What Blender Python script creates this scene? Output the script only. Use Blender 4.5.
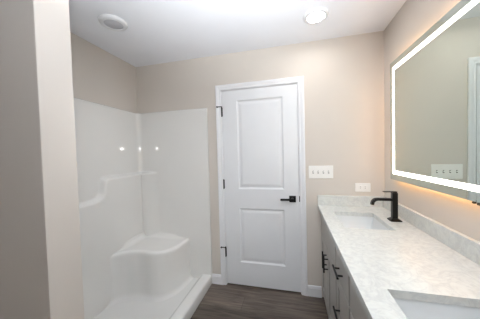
import bpy, bmesh, math, random
from mathutils import Vector, Matrix

for o in list(bpy.data.objects):
    bpy.data.objects.remove(o, do_unlink=True)
sc = bpy.context.scene
COL = sc.collection

# ------------------------------------------------------------------ camera
CAM = Vector((-0.7897, -2.1151, 1.4057))
YAW, PITCH, ROLL, FPX = -0.2447, -0.0287, -0.0270, 210.53
F = Vector((math.sin(YAW) * math.cos(PITCH), math.cos(YAW) * math.cos(PITCH), math.sin(PITCH)))
R = Vector((math.cos(YAW), -math.sin(YAW), 0))
U = R.cross(F)
R2 = R * math.cos(ROLL) + U * math.sin(ROLL)
U2 = -R * math.sin(ROLL) + U * math.cos(ROLL)
cd = bpy.data.cameras.new('camera')
cam = bpy.data.objects.new('camera', cd)
COL.objects.link(cam)
cd.sensor_fit = 'HORIZONTAL'
cd.sensor_width = 36.0
cd.lens = FPX / 480 * 36
cd.clip_start = 0.02
m = Matrix.Identity(4)
for i in range(3):
    m[i][0], m[i][1], m[i][2], m[i][3] = R2[i], U2[i], -F[i], CAM[i]
cam.matrix_world = m
sc.camera = cam

# ------------------------------------------------------------------ world, lights, exposure
w = bpy.data.worlds.new('world')
sc.world = w
w.use_nodes = True
w.node_tree.nodes['Background'].inputs[0].default_value = (0.5, 0.52, 0.55, 1)
w.node_tree.nodes['Background'].inputs[1].default_value = 0.05
DOWNLIGHT = 40.0          # emission of the lit recessed lenses
STRIP = 3.2               # mirror's front light strip
BACKLIGHT = 13.0           # mirror's warm rear glow
FLASH_W = 9.0             # the photographer's small flash (its glints show in the shower corner)
ld = bpy.data.lights.new('camera_flash', 'SPOT')
ld.energy = FLASH_W * 2
ld.spot_size = math.radians(84)
ld.spot_blend = 0.5
ld.shadow_soft_size = 0.012
ld.color = (1, 0.98, 0.95)
lo = bpy.data.objects.new('camera_flash', ld)
lo.location = CAM + Vector((0.0, -0.03, 0.17))
lo.rotation_euler = Vector((-0.22, 1.0, -0.05)).to_track_quat('-Z', 'Y').to_euler()
COL.objects.link(lo)
BOUNCE_W = 42.0           # the same flash's tilted head, thrown up at the ceiling
ld = bpy.data.lights.new('bounce_flash', 'SPOT')
ld.energy = BOUNCE_W * 4
ld.spot_size = math.radians(104)
ld.spot_blend = 1.0
ld.shadow_soft_size = 0.05
ld.color = (0.93, 0.97, 1.0)
lo = bpy.data.objects.new('bounce_flash', ld)
lo.location = CAM + Vector((0.03, -0.06, 0.20))
lo.rotation_euler = Vector((-0.14, 0.55, 1.0)).to_track_quat('-Z', 'Y').to_euler()
COL.objects.link(lo)
sc.view_settings.view_transform = 'Standard'
sc.view_settings.look = 'None'
sc.view_settings.gamma = 1
sc.view_settings.use_curve_mapping = False
sc.view_settings.exposure = 0.88

# ------------------------------------------------------------------ materials
def lin(c):
    return tuple(((v / 255) / 12.92 if v / 255 <= 0.04045 else (((v / 255) + 0.055) / 1.055) ** 2.4) for v in c) + (1,)

def mat(name, rgb, rough=0.5, metal=0.0, noise=0.0, nscale=30, bump=0.0, bscale=200, spec=0.5, coat=0.0):
    m = bpy.data.materials.new(name)
    m.use_nodes = True
    nt = m.node_tree
    b = nt.nodes['Principled BSDF']
    b.inputs['Base Color'].default_value = lin(rgb)
    b.inputs['Roughness'].default_value = rough
    b.inputs['Metallic'].default_value = metal
    b.inputs['Specular IOR Level'].default_value = spec
    b.inputs['Coat Weight'].default_value = coat
    tc = nt.nodes.new('ShaderNodeTexCoord')
    if noise:
        n = nt.nodes.new('ShaderNodeTexNoise')
        n.inputs['Scale'].default_value = nscale
        nt.links.new(tc.outputs['Object'], n.inputs['Vector'])
        r = nt.nodes.new('ShaderNodeValToRGB')
        c = lin(rgb)
        r.color_ramp.elements[0].position = 0.3
        r.color_ramp.elements[1].position = 0.7
        r.color_ramp.elements[0].color = tuple(v * (1 - noise) for v in c[:3]) + (1,)
        r.color_ramp.elements[1].color = tuple(min(1, v * (1 + noise)) for v in c[:3]) + (1,)
        nt.links.new(n.outputs['Fac'], r.inputs['Fac'])
        nt.links.new(r.outputs['Color'], b.inputs['Base Color'])
    if bump:
        n2 = nt.nodes.new('ShaderNodeTexNoise')
        n2.inputs['Scale'].default_value = bscale
        nt.links.new(tc.outputs['Object'], n2.inputs['Vector'])
        bp = nt.nodes.new('ShaderNodeBump')
        bp.inputs['Strength'].default_value = bump
        bp.inputs['Distance'].default_value = 0.002
        nt.links.new(n2.outputs['Fac'], bp.inputs['Height'])
        nt.links.new(bp.outputs['Normal'], b.inputs['Normal'])
    return m

def emit(name, rgb, strength):
    m = bpy.data.materials.new(name)
    m.use_nodes = True
    b = m.node_tree.nodes['Principled BSDF']
    b.inputs['Base Color'].default_value = (0.8, 0.8, 0.8, 1)
    b.inputs['Emission Color'].default_value = lin(rgb)
    b.inputs['Emission Strength'].default_value = strength
    return m

M = {}
M['wall'] = mat('beige_wall_paint', (212, 205, 197), 0.55, noise=0.012, nscale=3, bump=0.08, bscale=350, spec=0.3)
M['ceiling'] = mat('white_ceiling_paint', (240, 242, 248), 0.8, noise=0.01, nscale=4, bump=0.06, bscale=300, spec=0.2)
M['white'] = mat('white_trim_paint', (232, 233, 236), 0.35, noise=0.01, nscale=8)
M['door'] = mat('white_door_paint', (228, 230, 233), 0.4, noise=0.01, nscale=6, bump=0.03, bscale=120)
M['acrylic'] = mat('white_glossy_acrylic', (231, 230, 227), 0.06, noise=0.008, nscale=4, spec=0.9)
M['black'] = mat('matte_black_metal', (16, 15, 15), 0.35, 0.3, noise=0.1, nscale=40)
M['cabinet'] = mat('grey_cabinet_paint', (172, 168, 162), 0.4, noise=0.02, nscale=10)
M['porcelain'] = mat('white_porcelain', (224, 227, 228), 0.08, noise=0.006, nscale=5, coat=0.3)
M['plastic'] = mat('white_plastic', (240, 239, 236), 0.35, noise=0.008, nscale=20)
M['slot'] = mat('dark_slot', (52, 50, 48), 0.6, noise=0.05, nscale=50)
M['chrome'] = mat('brushed_chrome', (205, 205, 205), 0.2, 1.0, noise=0.03, nscale=60)
M['housing'] = mat('mirror_housing', (120, 120, 118), 0.5, 0.4, noise=0.03, nscale=30)
M['mirror'] = mat('silver_mirror', (203, 211, 204), 0.015, 1.0, noise=0.004, nscale=2)
M['lens_off'] = mat('frosted_lens_unlit', (196, 197, 204), 0.3, noise=0.01, nscale=20)
M['lens_on'] = emit('frosted_lens_lit', (255, 251, 246), DOWNLIGHT)
M['strip'] = emit('mirror_strip_light', (255, 250, 238), STRIP)
M['backlight'] = emit('mirror_back_glow', (255, 192, 116), BACKLIGHT)

def quartz():
    m = mat('white_veined_quartz', (226, 225, 222), 0.25, spec=0.4)
    nt = m.node_tree
    b = nt.nodes['Principled BSDF']
    tc = nt.nodes['Texture Coordinate']
    n = nt.nodes.new('ShaderNodeTexNoise')
    n.inputs['Scale'].default_value = 11
    n.inputs['Detail'].default_value = 9
    n.inputs['Roughness'].default_value = 0.62
    n.inputs['Distortion'].default_value = 1.6
    nt.links.new(tc.outputs['Object'], n.inputs['Vector'])
    r = nt.nodes.new('ShaderNodeValToRGB')
    e = r.color_ramp.elements
    base = lin((219, 221, 217))
    vein = lin((209, 211, 209))
    e[0].position, e[0].color = 0.44, base
    e[1].position, e[1].color = 0.56, base
    k = r.color_ramp.elements.new(0.5)
    k.color = vein
    nt.links.new(n.outputs['Fac'], r.inputs['Fac'])
    n2 = nt.nodes.new('ShaderNodeTexNoise')
    n2.inputs['Scale'].default_value = 45
    n2.inputs['Detail'].default_value = 6
    nt.links.new(tc.outputs['Object'], n2.inputs['Vector'])
    r2 = nt.nodes.new('ShaderNodeValToRGB')
    r2.color_ramp.elements[0].position, r2.color_ramp.elements[0].color = 0.35, (0.93, 0.93, 0.93, 1)
    r2.color_ramp.elements[1].position, r2.color_ramp.elements[1].color = 0.6, (1, 1, 1, 1)
    nt.links.new(n2.outputs['Fac'], r2.inputs['Fac'])
    mx = nt.nodes.new('ShaderNodeMix')
    mx.data_type = 'RGBA'
    mx.blend_type = 'MULTIPLY'
    mx.inputs[0].default_value = 1
    nt.links.new(r.outputs['Color'], mx.inputs[6])
    nt.links.new(r2.outputs['Color'], mx.inputs[7])
    nt.links.new(mx.outputs[2], b.inputs['Base Color'])
    return m
M['quartz'] = quartz()

def planks():
    m = mat('dark_brown_vinyl_planks', (92, 80, 72), 0.4)
    nt = m.node_tree
    b = nt.nodes['Principled BSDF']
    tc = nt.nodes['Texture Coordinate']
    br = nt.nodes.new('ShaderNodeTexBrick')
    br.inputs['Scale'].default_value = 1
    br.inputs['Brick Width'].default_value = 1.22
    br.inputs['Row Height'].default_value = 0.18
    br.inputs['Mortar Size'].default_value = 0.0012
    br.inputs['Color1'].default_value = lin((118, 106, 97))
    br.inputs['Color2'].default_value = lin((86, 77, 69))
    br.inputs['Mortar'].default_value = lin((38, 33, 30))
    br.offset = 0.37
    nt.links.new(tc.outputs['Object'], br.inputs['Vector'])
    mp = nt.nodes.new('ShaderNodeMapping')
    mp.inputs['Scale'].default_value = (2.2, 26, 1)
    nt.links.new(tc.outputs['Object'], mp.inputs['Vector'])
    n = nt.nodes.new('ShaderNodeTexNoise')
    n.inputs['Scale'].default_value = 1.6
    n.inputs['Detail'].default_value = 7
    n.inputs['Distortion'].default_value = 0.8
    nt.links.new(mp.outputs['Vector'], n.inputs['Vector'])
    r = nt.nodes.new('ShaderNodeValToRGB')
    r.color_ramp.elements[0].position, r.color_ramp.elements[0].color = 0.3, (0.42, 0.41, 0.40, 1)
    r.color_ramp.elements[1].position, r.color_ramp.elements[1].color = 0.72, (1.45, 1.44, 1.42, 1)
    nt.links.new(n.outputs['Fac'], r.inputs['Fac'])
    mx = nt.nodes.new('ShaderNodeMix')
    mx.data_type = 'RGBA'
    mx.blend_type = 'MULTIPLY'
    mx.inputs[0].default_value = 1
    nt.links.new(br.outputs['Color'], mx.inputs[6])
    nt.links.new(r.outputs['Color'], mx.inputs[7])
    nt.links.new(mx.outputs[2], b.inputs['Base Color'])
    return m
M['planks'] = planks()

# ------------------------------------------------------------------ mesh helpers (all in world metres)
def B():
    return bmesh.new()

def merge(bm, other):
    me = bpy.data.meshes.new('tmp')
    other.to_mesh(me)
    other.free()
    bm.from_mesh(me)
    bpy.data.meshes.remove(me)

def box(bm, lo, hi, bev=0.0, seg=2, rot=None, piv=None):
    t = bmesh.new()
    bmesh.ops.create_cube(t, size=1)
    for v in t.verts:
        v.co = Vector(((lo[i] + hi[i]) / 2 + v.co[i] * (hi[i] - lo[i]) for i in range(3)))
    if bev:
        bmesh.ops.bevel(t, geom=list(t.edges), offset=bev, segments=seg, affect='EDGES', profile=0.5)
    if rot is not None:
        bmesh.ops.rotate(t, verts=t.verts, cent=piv, matrix=rot)
    merge(bm, t)

def loft(bm, rings, cap0=True, cap1=True, closed=True):
    """rings: equal-length lists of points, skinned one to the next"""
    vs = [[bm.verts.new(p) for p in r] for r in rings]
    n = len(vs[0])
    for a, b in zip(vs, vs[1:]):
        for i in range(n if closed else n - 1):
            j = (i + 1) % n
            bm.faces.new((a[i], a[j], b[j], b[i]))
    if cap0:
        bm.faces.new(list(reversed(vs[0])))
    if cap1:
        bm.faces.new(vs[-1])

def circle(c, r, n=48, ax='z'):
    out = []
    for i in range(n):
        a = 2 * math.pi * i / n
        p, q = r * math.cos(a), r * math.sin(a)
        if ax == 'z':
            out.append((c[0] + p, c[1] + q, c[2]))
        elif ax == 'y':
            out.append((c[0] + p, c[1], c[2] + q))
        else:
            out.append((c[0], c[1] + p, c[2] + q))
    return out

def rrect(x0, x1, y0, y1, z, r, k=6):
    pts = []
    for cx, cy, a0 in ((x1 - r, y1 - r, 0), (x0 + r, y1 - r, 90), (x0 + r, y0 + r, 180), (x1 - r, y0 + r, 270)):
        for i in range(k + 1):
            a = math.radians(a0 + 90 * i / k)
            pts.append((cx + r * math.cos(a), cy + r * math.sin(a), z))
    return pts

def grid_slab(bm, xs, ys, holes, z0, z1):
    """slab cut along xs and ys; cells (i, j) in holes stay open"""
    nx, ny = len(xs) - 1, len(ys) - 1
    V = {}
    def v(i, j, z):
        if (i, j, z) not in V:
            V[(i, j, z)] = bm.verts.new((xs[i], ys[j], z))
        return V[(i, j, z)]
    solid = lambda i, j: 0 <= i < nx and 0 <= j < ny and (i, j) not in holes
    for i in range(nx):
        for j in range(ny):
            if not solid(i, j):
                continue
            bm.faces.new((v(i, j, z1), v(i + 1, j, z1), v(i + 1, j + 1, z1), v(i, j + 1, z1)))
            bm.faces.new((v(i, j + 1, z0), v(i + 1, j + 1, z0), v(i + 1, j, z0), v(i, j, z0)))
            for (a, b, di, dj) in (((i, j), (i + 1, j), 0, -1), ((i + 1, j), (i + 1, j + 1), 1, 0), ((i + 1, j + 1), (i, j + 1), 0, 1), ((i, j + 1), (i, j), -1, 0)):
                if not solid(i + di, j + dj):
                    bm.faces.new((v(*a, z0), v(*b, z0), v(*b, z1), v(*a, z1)))

ORG = {}
def thing(name, loc, label=None, cat=None, group=None, kind=None):
    o = bpy.data.objects.new(name, None)
    COL.objects.link(o)
    o.location = loc
    o.empty_display_size = 0.1
    ORG[o] = Vector(loc)
    tag(o, label, cat, group, kind)
    return o

def tag(o, label=None, cat=None, group=None, kind=None):
    if label: o['label'] = label
    if cat: o['category'] = cat
    if group: o['group'] = group
    if kind: o['kind'] = kind
    return o

def obj(name, bm, m, parent=None, smooth=0, label=None):
    bmesh.ops.remove_doubles(bm, verts=bm.verts, dist=1e-6)
    bmesh.ops.recalc_face_normals(bm, faces=bm.faces)
    me = bpy.data.meshes.new(name)
    if parent is not None:
        org = ORG[parent]
    else:
        xs = [v.co for v in bm.verts]
        org = Vector(((min(c.x for c in xs) + max(c.x for c in xs)) / 2, (min(c.y for c in xs) + max(c.y for c in xs)) / 2, min(c.z for c in xs)))
    bmesh.ops.translate(bm, verts=bm.verts, vec=-org)
    if smooth:
        for f in bm.faces:
            f.smooth = True
        for e in bm.edges:
            if len(e.link_faces) == 2 and e.calc_face_angle(0) > math.radians(smooth):
                e.smooth = False
    bm.to_mesh(me)
    bm.free()
    me.materials.append(M[m])
    o = bpy.data.objects.new(name, me)
    COL.objects.link(o)
    if parent is not None:
        o.parent = parent
    else:
        o.location = org
    ORG[o] = org
    if label: o['label'] = label
    return o

def struct(name, bm, m, label, cat, smooth=0):
    return tag(obj(name, bm, m, smooth=smooth), label, cat, None, 'structure')

def copy_tree(o, parent=None):
    c = o.copy()
    COL.objects.link(c)
    if parent is not None:
        c.parent = parent
    for ch in [x for x in bpy.data.objects if x.parent == o]:
        copy_tree(ch, c)
    return c

# ------------------------------------------------------------------ the room
H, W, YF = 2.438, 2.535, -3.2
T = 0.12
DX0, DX1, DZ = -1.497, -0.735, 2.058       # door slab
OX0, OX1, OZ = -1.520, -0.712, 2.080       # rough opening
b = B(); box(b, (-W - T, YF - T, -0.1), (T, T + 0.02, 0)); struct('floor', b, 'planks', 'dark brown wood-look vinyl plank floor', 'floor')
b = B(); box(b, (-W - T, YF - T, H), (T, T + 0.02, H + 0.1)); struct('ceiling', b, 'ceiling', 'smooth white painted ceiling', 'ceiling')
b = B()
box(b, (-W, 0, 0), (OX0, T, H)); box(b, (OX1, 0, 0), (0, T, H)); box(b, (OX0, 0, OZ), (OX1, T, H))
struct('wall_back', b, 'wall', 'beige painted wall holding the white door', 'wall')
b = B(); box(b, (0, YF, 0), (T, T, H)); struct('wall_right', b, 'wall', 'beige painted wall behind the lit mirror', 'wall')
b = B(); box(b, (-W - T, YF, 0), (-W, T, H)); struct('wall_left', b, 'wall', 'beige painted wall above the white shower', 'wall')
b = B(); box(b, (-W - T, YF - T, 0), (T, YF, H)); struct('wall_front', b, 'wall', 'beige painted wall behind the camera', 'wall')
PX, PA, PB = -1.650, -1.562, -1.437
b = B(); box(b, (-W, PA, 0), (PX, PB, H), 0.003); struct('wall_partition', b, 'wall', 'beige stub wall closing the near end of the shower', 'wall')

def baseboard(name, p, q, n, label, h=0.105, t=0.014):
    p, q, n = Vector(p), Vector(q), Vector(n)
    prof = [(0, 0), (t, 0), (t, h - 0.025), (t * 0.75, h - 0.018), (t * 0.6, h - 0.006), (t * 0.3, h), (0, h)]
    b = B()
    loft(b, [[tuple(e + n * u + Vector((0, 0, z))) for u, z in prof] for e in (p, q)])
    struct(name, b, 'white', label, 'baseboard')
CX0, CX1 = -1.561, -0.673                   # casing outer edges
baseboard('baseboard_back', (-1.664, -0.0005, 0), (CX0 - 0.001, -0.0005, 0), (0, -1, 0), 'short white baseboard between shower and door casing')
baseboard('baseboard_back_right', (CX1 + 0.001, -0.0005, 0), (-0.542, -0.0005, 0), (0, -1, 0), 'short white baseboard between door casing and vanity')
baseboard('baseboard_partition', (PX + 0.0005, PA, 0), (PX + 0.0005, PB, 0), (1, 0, 0), 'white baseboard along the end of the stub wall')
baseboard('baseboard_partition_front', (-W, PA - 0.0005, 0), (PX + 0.014, PA - 0.0005, 0), (0, -1, 0), 'white baseboard along the camera side of the stub wall')

# ------------------------------------------------------------------ the door
door = thing('door_1', ((DX0 + DX1) / 2, 0, 0), 'white two-panel door with black hinges and lever handle', 'door', None, 'structure')
def slab_mesh():
    b = B()
    z0, z1, th = 0.02, DZ, 0.035
    panels = [(-1.342, -0.874, 1.036, 1.952), (-1.342, -0.874, 0.262, 0.836)]
    xs = [DX0, -1.342, -0.874, DX1]
    zs = [z0, 0.262, 0.836, 1.036, 1.952, z1]
    V = {}
    def v(i, j, y):
        k = (i, j, y)
        if k not in V: V[k] = b.verts.new((xs[i], y, zs[j]))
        return V[k]
    for i in range(3):
        for j in range(5):
            if i == 1 and j in (1, 3):
                x0, x1, a, c = xs[1], xs[2], zs[j], zs[j + 1]
                rings = []
                for ins, dep in ((0, 0), (0.006, 0.004), (0.014, 0.010), (0.026, 0.010), (0.036, 0.007), (0.05, 0.0045)):
                    rings.append([(x0 + ins, dep, a + ins), (x1 - ins, dep, a + ins), (x1 - ins, dep, c - ins), (x0 + ins, dep, c - ins)])
                loft(b, rings, cap0=False, cap1=True)
            else:
                b.faces.new((v(i, j, 0), v(i + 1, j, 0), v(i + 1, j + 1, 0), v(i, j + 1, 0)))
    A = [b.verts.new(p) for p in ((DX0, th, z0), (DX1, th, z0), (DX1, th, z1), (DX0, th, z1))]
    b.faces.new(A)
    bot = [v(i, 0, 0) for i in range(4)]; top = [v(i, 5, 0) for i in range(4)]
    lef = [v(0, j, 0) for j in range(6)]; rig = [v(3, j, 0) for j in range(6)]
    b.faces.new(bot + [A[1], A[0]]); b.faces.new(top + [A[2], A[3]])
    b.faces.new(lef + [A[3], A[0]]); b.faces.new(rig + [A[2], A[1]])
    return b
slab = obj('door_slab', slab_mesh(), 'door', door)
# jamb with stop
b = B()
J = 0.003
box(b, (OX0, 0.0, 0), (DX0 - J, T, OZ)); box(b, (DX1 + J, 0.0, 0), (OX1, T, OZ)); box(b, (DX0 - J, 0.0, DZ + J), (DX1 + J, T, OZ))
box(b, (DX0 - J, 0.037, 0), (DX0 + 0.012, 0.07, DZ + J)); box(b, (DX1 - 0.012, 0.037, 0), (DX1 + J, 0.07, DZ + J)); box(b, (DX0 - J, 0.037, DZ - 0.012), (DX1 + J, 0.07, DZ + J))
obj('door_jamb', b, 'white', door)
# casing: colonial profile mitred round the opening
def casing_mesh():
    b = B()
    ix0, ix1, iz = DX0 - 0.009, DX1 + 0.009, DZ + 0.009
    prof = [(0, 0), (0, 0.008), (0.006, 0.011), (0.018, 0.010), (0.030, 0.014), (0.042, 0.0165), (0.050, 0.0165), (0.0545, 0.014), (0.0545, 0)]
    rings = []
    for sx, x, z, dz in ((-1, ix0, 0, 0), (-1, ix0, iz, 1), (1, ix1, iz, 1), (1, ix1, 0, 0)):
        rings.append([(x + sx * u, -d - 0.0004, z + dz * u) for u, d in prof])
    loft(b, rings)
    return b
obj('door_casing', casing_mesh(), 'white', door)
def hinge(z, stop):
    b = B()
    hx = DX0 - 0.002
    loft(b, [circle((hx, -0.008, z - 0.045), 0.0065, 14), circle((hx, -0.008, z + 0.045), 0.0065, 14)])
    for s in (-1, 1):
        loft(b, [circle((hx, -0.008, z + s * 0.045), 0.0075, 14), circle((hx, -0.008, z + s * 0.052), 0.004, 14)])
    box(b, (hx - 0.008, -0.0025, z - 0.045), (hx + 0.008, 0.0, z + 0.045))
    h = obj('hinge', b, 'black', door, 40)
    if stop:
        b = B()
        box(b, (hx - 0.008, -0.018, z + 0.050), (hx + 0.006, -0.002, z + 0.056))
        box(b, (hx - 0.045, -0.024, z + 0.049), (hx, -0.014, z + 0.057), 0.003)
        loft(b, [circle((hx - 0.045, -0.0265, z + 0.052), 0.008, 12, 'y'), circle((hx - 0.045, -0.017, z + 0.052), 0.008, 12, 'y')])
        obj('door_stop', b, 'black', h, 40)
hinge(1.845, True); hinge(1.087, False); hinge(0.36, True)
b = B()
hz, hx = 0.946, -0.797
box(b, (hx - 0.032, -0.009, hz - 0.032), (hx + 0.032, 0.0, hz + 0.032), 0.0025)
loft(b, [circle((hx, -0.009, hz), 0.013, 20, 'y'), circle((hx, -0.045, hz), 0.011, 20, 'y')])
hd = obj('lever_handle', b, 'black', door, 40)
b = B(); box(b, (hx - 0.115, -0.055, hz - 0.010), (hx + 0.013, -0.041, hz + 0.010), 0.003); obj('lever', b, 'black', hd)
b = B(); box(b, (DX1 + 0.0005, -0.003, hz - 0.028), (DX1 + 0.008, 0.012, hz + 0.028), 0.001); obj('strike_plate', b, 'black', door)

# ------------------------------------------------------------------ the shower
ZS, XS = 1.899, -1.662
sh = thing('shower_stall', (-2.1, -0.72, 0), 'white moulded shower stall with corner seat standing in the alcove', 'shower')
def sstep(t):
    t = max(0.0, min(1.0, t))
    return t * t * (3 - 2 * t)
def surround_mesh():
    x0, yE = -W + 0.022, -0.022
    xo, r = XS, 0.045
    path = []                               # (x, y, nx, ny, tag, along)
    st = 0.008
    def straight(p, q, n, name):
        L = math.hypot(q[0] - p[0], q[1] - p[1]); k = max(2, int(L / st))
        for i in range(k + 1):
            t = i / k
            path.append((p[0] + (q[0] - p[0]) * t, p[1] + (q[1] - p[1]) * t, n[0], n[1], name, t))
    def arc(c, a0, a1, name):
        for i in range(1, 8):
            a = math.radians(a0 + (a1 - a0) * i / 8)
            path.append((c[0] + r * math.cos(a), c[1] + r * math.sin(a), -math.cos(a), -math.sin(a), name, i / 8))
    yN = PB + 0.022
    straight((-1.705, yN), (x0 + r, yN), (0, 1), 'near')
    arc((x0 + r, yN + r), 270, 180, 'c1')
    straight((x0, yN + r), (x0, yE - r), (1, 0), 'left')
    arc((x0 + r, yE - r), 180, 90, 'c2')
    straight((x0 + r, yE), (xo, yE), (0, -1), 'end')
    zl = [0.03]
    z = 0.03
    while z < 0.95: z += 0.06; zl.append(min(z, 0.95))
    while z < 1.26: z += 0.005; zl.append(z)
    while z < ZS - 0.02: z += 0.05; zl.append(min(z, ZS - 0.012))
    zl = sorted(set(zl)) + [ZS - 0.004, ZS]
    EDGE = [(0.1, 1.212), (-0.545, 1.212), (-0.575, 1.207), (-0.597, 1.193), (-0.607, 1.17), (-0.611, 1.14), (-0.613, 1.10), (-0.620, 1.07), (-0.638, 1.045), (-0.668, 1.029), (-0.715, 1.02), (-0.85, 1.015), (-1.6, 1.015)]
    def sd(y, z):
        """signed distance below the ledge line"""
        best = 9
        for (y0, z0), (y1, z1) in zip(EDGE, EDGE[1:]):
            dy, dz = y1 - y0, z1 - z0
            t = max(0, min(1, ((y - y0) * dy + (z - z0) * dz) / (dy * dy + dz * dz)))
            best = min(best, math.hypot(y - y0 - t * dy, z - z0 - t * dz))
        if z <= 1.015: return best
        if z >= 1.212: return -best
        for (y0, z0), (y1, z1) in zip(EDGE, EDGE[1:]):
            if z1 <= z <= z0 and z0 > z1:
                yc = y0 + (y1 - y0) * (z0 - z) / (z0 - z1)
                return best if y > yc else -best
        return best
    def disp(p, z):
        x, y, nm, t = p[0], p[1], p[4], p[5]
        ease = 0.0
        if z > ZS - 0.006: ease = -0.004 if z < ZS - 0.001 else -0.012
        if nm in ('near', 'c1'):
            a = 0.05 * (1 if nm == 'c1' else t)
            return ease + a * sstep((1.015 - z) / 0.03 + 0.5)
        if nm == 'left':
            return ease + 0.016 * math.sin(math.pi * t) + 0.05 * sstep(sd(y + -0.04, z) / 0.042 + 0.5)
        if nm == 'c2':
            return ease + 0.05 * sstep((1.212 - z) / 0.034 + 0.5)
        a = 0.05 * (1 - sstep((x + 2.46) / 0.2))
        return ease + 0.011 * math.sin(math.pi * t) + a * sstep((1.212 - z) / 0.034 + 0.5)
    b = B()
    inner = [[b.verts.new((p[0] + p[2] * disp(p, z), p[1] + p[3] * disp(p, z), z)) for p in path] for z in zl]
    def back(p):
        x = p[0] - p[2] * 0.019; y = p[1] - p[3] * 0.019
        return (x, y)
    outer = [[b.verts.new((*back(p), z)) for p in path] for z in (zl[0], zl[-1])]
    n = len(path)
    for a, c in zip(inner, inner[1:]):
        for i in range(n - 1):
            b.faces.new((a[i], a[i + 1], c[i + 1], c[i]))
    for i in range(n - 1):
        b.faces.new((outer[0][i], outer[0][i + 1], outer[1][i + 1], outer[1][i]))
        b.faces.new((inner[-1][i], inner[-1][i + 1], outer[1][i + 1], outer[1][i]))
        b.faces.new((inner[0][i], inner[0][i + 1], outer[0][i + 1], outer[0][i]))
    for i in (0, n - 1):
        b.faces.new([r_[i] for r_ in inner] + [outer[1][i], outer[0][i]])
    return b
obj('surround', surround_mesh(), 'acrylic', sh, 35)
b = B()
prof = [(-W + 0.005, 0.001), (XS - 0.004, 0.001), (XS - 0.004, 0.085), (XS - 0.010, 0.097), (XS - 0.022, 0.103), (-1.750, 0.101), (-1.770, 0.094), (-1.785, 0.078), (-1.800, 0.058), (-1.825, 0.048), (-2.15, 0.040), (-W + 0.005, 0.046)]
loft(b, [[(x, y, z) for x, z in prof] for y in (PB + 0.004, -0.004)])
obj('shower_base', b, 'acrylic', sh, 50)
def catmull(pts, k=10):
    out = []
    P = [pts[0]] + pts + [pts[-1]]
    for i in range(1, len(P) - 2):
        for j in range(k):
            t = j / k
            out.append(tuple(0.5 * (2 * P[i][d] + (P[i + 1][d] - P[i - 1][d]) * t + (2 * P[i - 1][d] - 5 * P[i][d] + 4 * P[i + 1][d] - P[i + 2][d]) * t * t + (3 * P[i][d] - P[i - 1][d] - 3 * P[i + 1][d] + P[i + 2][d]) * t ** 3) for d in range(2)))
    out.append(pts[-1])
    return out
def seat_mesh():
    front = catmull([(-2.475, -0.61), (-2.43, -0.515), (-2.37, -0.455), (-2.29, -0.42), (-2.20, -0.405), (-2.10, -0.41), (-2.0, -0.37), (-1.93, -0.24), (-1.905, -0.012)])
    n = len(front)
    def ring(off, z, tap=1.0):
        out = []
        for i, p in enumerate(front):
            a, c = front[max(0, i - 1)], front[min(n - 1, i + 1)]
            tx, ty = c[0] - a[0], c[1] - a[1]
            L = math.hypot(tx, ty)
            out.append((max(-2.51, p[0] + ty / L * off), p[1] - tx / L * off, z))
        return out
    rows = [ring(0.045, 0.043), ring(0.022, 0.05), ring(0.008, 0.065), ring(0.002, 0.09), ring(-0.008, 0.25), ring(0.0, 0.44)]
    for i in range(1, 7):
        a = math.radians(90 * i / 6)
        rows.append(ring(-0.028 * (1 - math.cos(a)), 0.462 + 0.028 * math.sin(a)))
    rows.append(ring(-0.05, 0.4885))
    b = B()
    vs = [[b.verts.new(p) for p in r_] for r_ in rows]
    for a, c in zip(vs, vs[1:]):
        for i in range(n - 1):
            b.faces.new((a[i], a[i + 1], c[i + 1], c[i]))
    def rise(d, r=0.055):
        d = max(0.0, min(r, d))
        return r - math.sqrt(r * r - (r - d) ** 2)
    C = (-2.452, -0.030)
    last = rows[-1]
    prev = vs[-1]
    for k in range(1, 13):
        t = k / 12
        t = 1 - (1 - t) ** 1.4
        cur = []
        for p in last:
            x, y = p[0] + (C[0] - p[0]) * t, p[1] + (C[1] - p[1]) * t
            g = sstep(t * 2.5)
            cur.append(b.verts.new((x, y, 0.4885 + g * max(rise(x - C[0]), rise(C[1] - y)))))
        for i in range(n - 1):
            b.faces.new((prev[i], prev[i + 1], cur[i + 1], cur[i]))
        prev = cur
    return b
obj('seat', seat_mesh(), 'acrylic', sh, 40)

# ------------------------------------------------------------------ vanity cabinets
CT, CB = 0.898, 0.868                       # counter top and underside
FX = -0.522                                 # cabinet box front
FR = -0.541                                 # face of doors and drawers
def shaker(y0, y1, z0, z1, rail=0.055):
    b = B()
    ys = [y0, y0 + rail, y1 - rail, y1]; zs = [z0, z0 + rail, z1 - rail, z1]
    box(b, (FX - 0.0105, y0 + rail - 0.004, z0 + rail - 0.004), (FX - 0.001, y1 - rail + 0.004, z1 - rail + 0.004))
    for lo_, hi_ in (((y0, z0), (ys[1], z1)), ((ys[2], z0), (y1, z1)), ((ys[1], z0), (ys[2], zs[1])), ((ys[1], zs[2]), (ys[2], z1))):
        box(b, (FR, lo_[0], lo_[1]), (FX - 0.001, hi_[0], hi_[1]), 0.0012, 1)
    return b
def flat_front(y0, y1, z0, z1):
    b = B(); box(b, (FR, y0, z0), (FX - 0.001, y1, z1), 0.0015, 1); return b
def pull(y, z, along, parent, L=0.135, cc=0.078):
    b = B()
    x = FR - 0.030
    if along == 'z':
        loft(b, [circle((x, y, z - L / 2), 0.006, 14), circle((x, y, z + L / 2), 0.006, 14)])
        for s in (-1, 1):
            loft(b, [circle((x, y, z + s * cc / 2), 0.005, 12, 'x'), circle((FR, y, z + s * cc / 2), 0.005, 12, 'x')])
    else:
        loft(b, [circle((x, y - L / 2, z), 0.006, 14, 'y'), circle((x, y + L / 2, z), 0.006, 14, 'y')])
        for s in (-1, 1):
            loft(b, [circle((x, y + s * cc / 2, z), 0.005, 12, 'x'), circle((FR, y + s * cc / 2, z), 0.005, 12, 'x')])
    return obj('handle', b, 'black', parent, 40)
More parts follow.
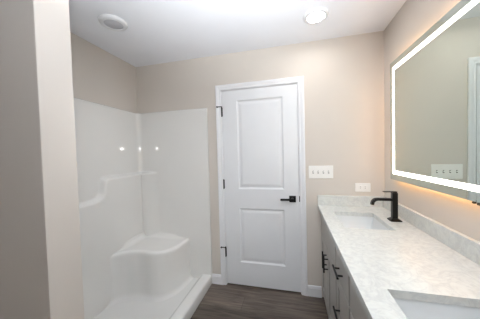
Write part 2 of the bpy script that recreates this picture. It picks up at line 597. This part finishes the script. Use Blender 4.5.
def carcass(y0, y1, open_top):
    """box with recessed toe kick; the top stays open under a sink"""
    b = B()
    box(b, (FX, y0, 0.09), (-0.003, y0 + 0.018, CB - 0.001)); box(b, (FX, y1 - 0.018, 0.09), (-0.003, y1, CB - 0.001))
    box(b, (FX, y0 + 0.018, 0.09), (-0.003, y1 - 0.018, 0.108)); box(b, (-0.015, y0 + 0.018, 0.108), (-0.003, y1 - 0.018, CB - 0.001))
    box(b, (FX, y0 + 0.018, CB - 0.045), (FX + 0.02, y1 - 0.018, CB - 0.001))
    box(b, (FX, y0 + 0.018, 0.640), (FX + 0.02, y1 - 0.018, 0.665))
    if not open_top:
        box(b, (FX + 0.02, y0 + 0.018, CB - 0.02), (-0.015, y1 - 0.018, CB - 0.001))
    box(b, (-0.47, y0, 0.001), (-0.452, y1, 0.09))
    box(b, (-0.452, y0, 0.001), (-0.003, y0 + 0.018, 0.09)); box(b, (-0.452, y1 - 0.018, 0.001), (-0.003, y1, 0.09))
    return b
ZT, ZM, ZL = 0.848, 0.652, 0.098
G = 0.004
GS = 0.009
def sink_cabinet(y0, y1, label):
    """y0 < y1"""
    t = thing('sink_cabinet', (-0.26, (y0 + y1) / 2, 0), label, 'cabinet', 'grey vanity cabinets')
    obj('carcass', carcass(y0, y1, True), 'cabinet', t)
    obj('false_front', flat_front(y0 + GS, y1 - GS, ZM + G, ZT), 'cabinet', t)
    mid = (y0 + y1) / 2
    for a, c, s in ((y0, mid, 1), (mid, y1, -1)):
        d = obj('door', shaker(a + (GS if s > 0 else G), c - (G if s > 0 else GS), ZL, ZM - G), 'cabinet', t)
        pull(mid - s * 0.034, 0.535, 'z', d)
    return t
sink_cabinet(-0.722, -0.030, 'grey cabinet with paired black pulls standing against the back wall')
dc = thing('drawer_cabinet', (-0.26, -0.882, 0), 'narrow grey three-drawer cabinet between the two sink cabinets', 'cabinet', 'grey vanity cabinets')
obj('carcass', carcass(-1.041, -0.723, False), 'cabinet', dc)
for z0, z1 in ((ZM + G, ZT), (0.378, ZM - G), (ZL, 0.373)):
    d = obj('drawer', flat_front(-1.041 + GS, -0.723 - GS, z0, z1) if z1 == ZT else shaker(-1.041 + GS, -0.723 - GS, z0, z1, 0.05), 'cabinet', dc)
    pull(-0.868, (z0 + z1) / 2 - (0.02 if z1 == ZT else 0.03), 'y', d)
sink_cabinet(-1.800, -1.042, 'grey cabinet under the nearer sink, closest to the camera')

# ------------------------------------------------------------------ countertop, sinks
SX0, SX1 = -0.465, -0.172
S1 = (-0.620, -0.228); S2 = (-1.650, -1.258)
CX = -0.565
ct = thing('countertop', (-0.28, -0.92, CB), 'white veined quartz countertop with backsplash resting on the grey cabinets', 'countertop')
b = B()
grid_slab(b, [CX, SX0, SX1, -0.001], [-1.835, S2[0], S2[1], S1[0], S1[1], -0.001], {(1, 1), (1, 3)}, CB, CT)
obj('slab', b, 'quartz', ct)
b = B(); box(b, (CX, -0.021, CT), (-0.0215, -0.001, CT + 0.092), 0.0015, 1); obj('backsplash', b, 'quartz', ct)
b = B(); box(b, (-0.021, -1.835, CT), (-0.001, -0.001, CT + 0.092), 0.0015, 1); obj('backsplash', b, 'quartz', ct)
def sink(y0, y1, label):
    t = thing('sink', ((SX0 + SX1) / 2, (y0 + y1) / 2, CB - 0.15), label, 'sink', 'white undermount sinks')
    b = B()
    x0, x1 = SX0, SX1
    rings = [rrect(x0 - 0.018, x1 + 0.018, y0 - 0.018, y1 + 0.018, CB - 0.002, 0.03),
             rrect(x0 - 0.018, x1 + 0.018, y0 - 0.018, y1 + 0.018, CB - 0.016, 0.03),
             rrect(x0 - 0.006, x1 + 0.006, y0 - 0.006, y1 + 0.006, CB - 0.10, 0.03),
             rrect(x0 + 0.03, x1 - 0.03, y0 + 0.03, y1 - 0.03, CB - 0.150, 0.03)]
    inn = [rrect(x0 + 0.05, x1 - 0.05, y0 + 0.05, y1 - 0.05, CB - 0.138, 0.02),
           rrect(x0 + 0.028, x1 - 0.028, y0 + 0.028, y1 - 0.028, CB - 0.130, 0.024),
           rrect(x0 + 0.014, x1 - 0.014, y0 + 0.014, y1 - 0.014, CB - 0.108, 0.026),
           rrect(x0 + 0.006, x1 - 0.006, y0 + 0.006, y1 - 0.006, CB - 0.06, 0.022),
           rrect(x0 - 0.003, x1 + 0.003, y0 - 0.003, y1 + 0.003, CB - 0.002, 0.016)]
    loft(b, list(reversed(rings)) + list(reversed(inn)))
    obj('basin', b, 'porcelain', t, 40)
    c = ((x0 + x1) / 2, (y0 + y1) / 2)
    b = B()
    loft(b, [circle((*c, CB - 0.1379), 0.030), circle((*c, CB - 0.134), 0.028), circle((*c, CB - 0.134), 0.020), circle((*c, CB - 0.130), 0.018)])
    obj('drain', b, 'black', t, 30)
    return t
sink(*S1, 'white rectangular undermount sink below the black faucet by the back wall')
sink(*S2, 'white rectangular undermount sink in the foreground, cut by the picture edge')

# ------------------------------------------------------------------ faucets
def faucet(x, y, label):
    t = thing('faucet', (x, y, CT), label, 'faucet', 'black faucets')
    b = B()
    h = 0.036
    loft(b, [rrect(x - h, x + h, y - h, y + h, CT + 0.0004, 0.006, 3), rrect(x - h, x + h, y - h, y + h, CT + 0.006, 0.006, 3),
             rrect(x - 0.02, x + 0.02, y - 0.02, y + 0.02, CT + 0.018, 0.004, 3)])
    obj('base', b, 'black', t, 40)
    b = B(); box(b, (x - 0.017, y - 0.017, CT + 0.016), (x + 0.017, y + 0.017, CT + 0.200), 0.003); obj('body', b, 'black', t)
    b = B()
    zc = CT + 0.150
    cl = [(x - 0.015, zc), (x - 0.06, zc), (x - 0.105, zc)]
    for i in range(1, 9):
        a = math.radians(80 * i / 8)
        cl.append((x - 0.105 - 0.035 * math.sin(a), zc - 0.035 * (1 - math.cos(a))))
    a = math.radians(80)
    cl.append((cl[-1][0] - 0.012 * math.cos(a), cl[-1][1] - 0.012 * math.sin(a)))
    rings = []
    for i, p in enumerate(cl):
        q0, q1 = cl[max(0, i - 1)], cl[min(len(cl) - 1, i + 1)]
        tx, tz = q1[0] - q0[0], q1[1] - q0[1]
        L = math.hypot(tx, tz); nx, nz = tz / L, -tx / L
        th = 0.009
        rings.append([(p[0] + nx * th, y - 0.0135, p[1] + nz * th), (p[0] + nx * th, y + 0.0135, p[1] + nz * th), (p[0] - nx * th, y + 0.0135, p[1] - nz * th), (p[0] - nx * th, y - 0.0135, p[1] - nz * th)])
    loft(b, rings)
    obj('spout', b, 'black', t, 30)
    b = B(); box(b, (x - 0.070, y - 0.0125, CT + 0.203), (x + 0.0155, y + 0.0125, CT + 0.209), 0.0015); box(b, (x - 0.012, y - 0.012, CT + 0.199), (x + 0.012, y + 0.012, CT + 0.204)); obj('lever', b, 'black', t)
    return t
faucet(-0.092, -0.405, 'black square faucet behind the sink by the back wall')
faucet(-0.092, -1.454, 'black square faucet behind the nearer sink')

# ------------------------------------------------------------------ lit mirror
MY0, MY1, MZ0, MZ1 = -1.645, -0.215, 1.172, 2.070
mr = thing('mirror', (-0.02, (MY0 + MY1) / 2, MZ0), 'large rectangular mirror with glowing border hung over the countertop', 'mirror')
b = B(); box(b, (-0.040, MY0, MZ0), (-0.034, MY1, MZ1), 0.0015, 1); obj('mirror_glass', b, 'mirror', mr)
b = B(); box(b, (-0.0335, MY0 + 0.06, MZ0 + 0.06), (-0.0005, MY1 - 0.06, MZ1 - 0.06)); obj('housing', b, 'housing', mr)
def ring_frame(x0, x1, i0, i1):
    b = B()
    def r_(x, i):
        return [(x, MY0 + i, MZ0 + i), (x, MY1 - i, MZ0 + i), (x, MY1 - i, MZ1 - i), (x, MY0 + i, MZ1 - i)]
    rs = [r_(x0, i0), r_(x1, i0), r_(x1, i1), r_(x0, i1)]
    loft(b, rs + [rs[0]], False, False)
    return b
obj('light_strip', ring_frame(-0.0408, -0.0402, 0.045, 0.073), 'strip', mr, label='glowing frosted border of the mirror')
obj('backlight', ring_frame(-0.0335, -0.0300, 0.030, 0.050), 'backlight', mr, label='warm glow strip behind the mirror')
b = B()
box(b, (-0.041, -1.11, MZ0 - 0.011), (-0.026, -1.020, MZ0 - 0.0005), 0.002); box(b, (-0.041, -1.006, MZ0 - 0.009), (-0.030, -0.994, MZ0 - 0.0005), 0.002)
obj('switch', b, 'black', mr, label='black switch under the lower mirror edge')

# ------------------------------------------------------------------ wall plates
sp = thing('switch_plate', (-0.533, 0, 1.148), 'white four-gang light switch plate on wall beside the door', 'light switch')
b = B(); box(b, (-0.642, -0.006, 1.148), (-0.424, -0.0004, 1.270), 0.003); obj('plate', b, 'plastic', sp)
for k in range(4):
    x = -0.533 + (k - 1.5) * 0.046
    b = B(); box(b, (x - 0.0055, -0.0066, 1.197), (x + 0.0055, -0.0058, 1.221)); tg = obj('toggle_slot', b, 'slot', sp)
    b = B(); box(b, (x - 0.004, -0.017, 1.203), (x + 0.004, -0.0055, 1.214), 0.001, rot=Matrix.Rotation(math.radians(-25), 3, 'X'), piv=Vector((x, -0.006, 1.209))); obj('toggle', b, 'plastic', tg)
    for z in (1.175, 1.243):
        b = B(); loft(b, [circle((x, -0.0058, z), 0.003, 10, 'y'), circle((x, -0.0068, z), 0.0025, 10, 'y')]); obj('screw', b, 'plastic', sp)
op = thing('outlet', (-0.177, 0, 1.029), 'white sideways electrical outlet on wall above the backsplash', 'outlet')
b = B(); box(b, (-0.240, -0.006, 1.029), (-0.114, -0.0004, 1.107), 0.003); obj('plate', b, 'plastic', op)
for s in (-1, 1):
    x = -0.177 + s * 0.0195
    b = B(); box(b, (x - 0.0145, -0.008, 1.051), (x + 0.0145, -0.0055, 1.085), 0.001); rc = obj('receptacle', b, 'plastic', op)
    b = B()
    box(b, (x - 0.005, -0.0085, 1.073), (x + 0.005, -0.0078, 1.0755)); box(b, (x - 0.004, -0.0085, 1.0605), (x + 0.004, -0.0078, 1.063))
    obj('slot', b, 'slot', rc)

# ------------------------------------------------------------------ ceiling lights
def lathe_down(b, c, prof, n=48):
    loft(b, [circle((c[0], c[1], H - d), r, n) for r, d in prof])
def downlight(x, y, lit, label, group):
    t = thing('ceiling_light', (x, y, H), label, 'ceiling light', group)
    b = B()
    # annular trim
    prof = [(0.064, 0.0005), (0.094, 0.0005), (0.094, 0.006), (0.088, 0.014), (0.074, 0.019), (0.064, 0.016)]
    rs = [circle((x, y, H - d), r) for r, d in prof]
    loft(b, rs + [rs[0]], False, False)
    obj('trim', b, 'white', t, 40)
    b = B()
    lathe_down(b, (x, y), [(0.0635, 0.001), (0.0635, 0.008), (0.045, 0.009), (0.02, 0.0095)])
    obj('lens', b, 'lens_on' if lit else 'lens_off', t, 40)
    return t
downlight(-0.597, -0.388, True, 'glowing round ceiling light in front of the door', None)
sl = thing('shower_light', (-2.104, -0.745, H), 'unlit round white ceiling light over the shower', 'ceiling light')
b = B()
prof = [(0.066, 0.0005), (0.099, 0.0005), (0.099, 0.006), (0.092, 0.016), (0.077, 0.022), (0.066, 0.019)]
rs = [circle((-2.104, -0.745, H - d), r) for r, d in prof]
loft(b, rs + [rs[0]], False, False)
obj('trim', b, 'white', sl, 40)
b = B(); lathe_down(b, (-2.104, -0.745), [(0.0655, 0.001), (0.0655, 0.015), (0.052, 0.020), (0.02, 0.023)]); obj('lens', b, 'lens_off', sl, 40, label='grey frosted lens')
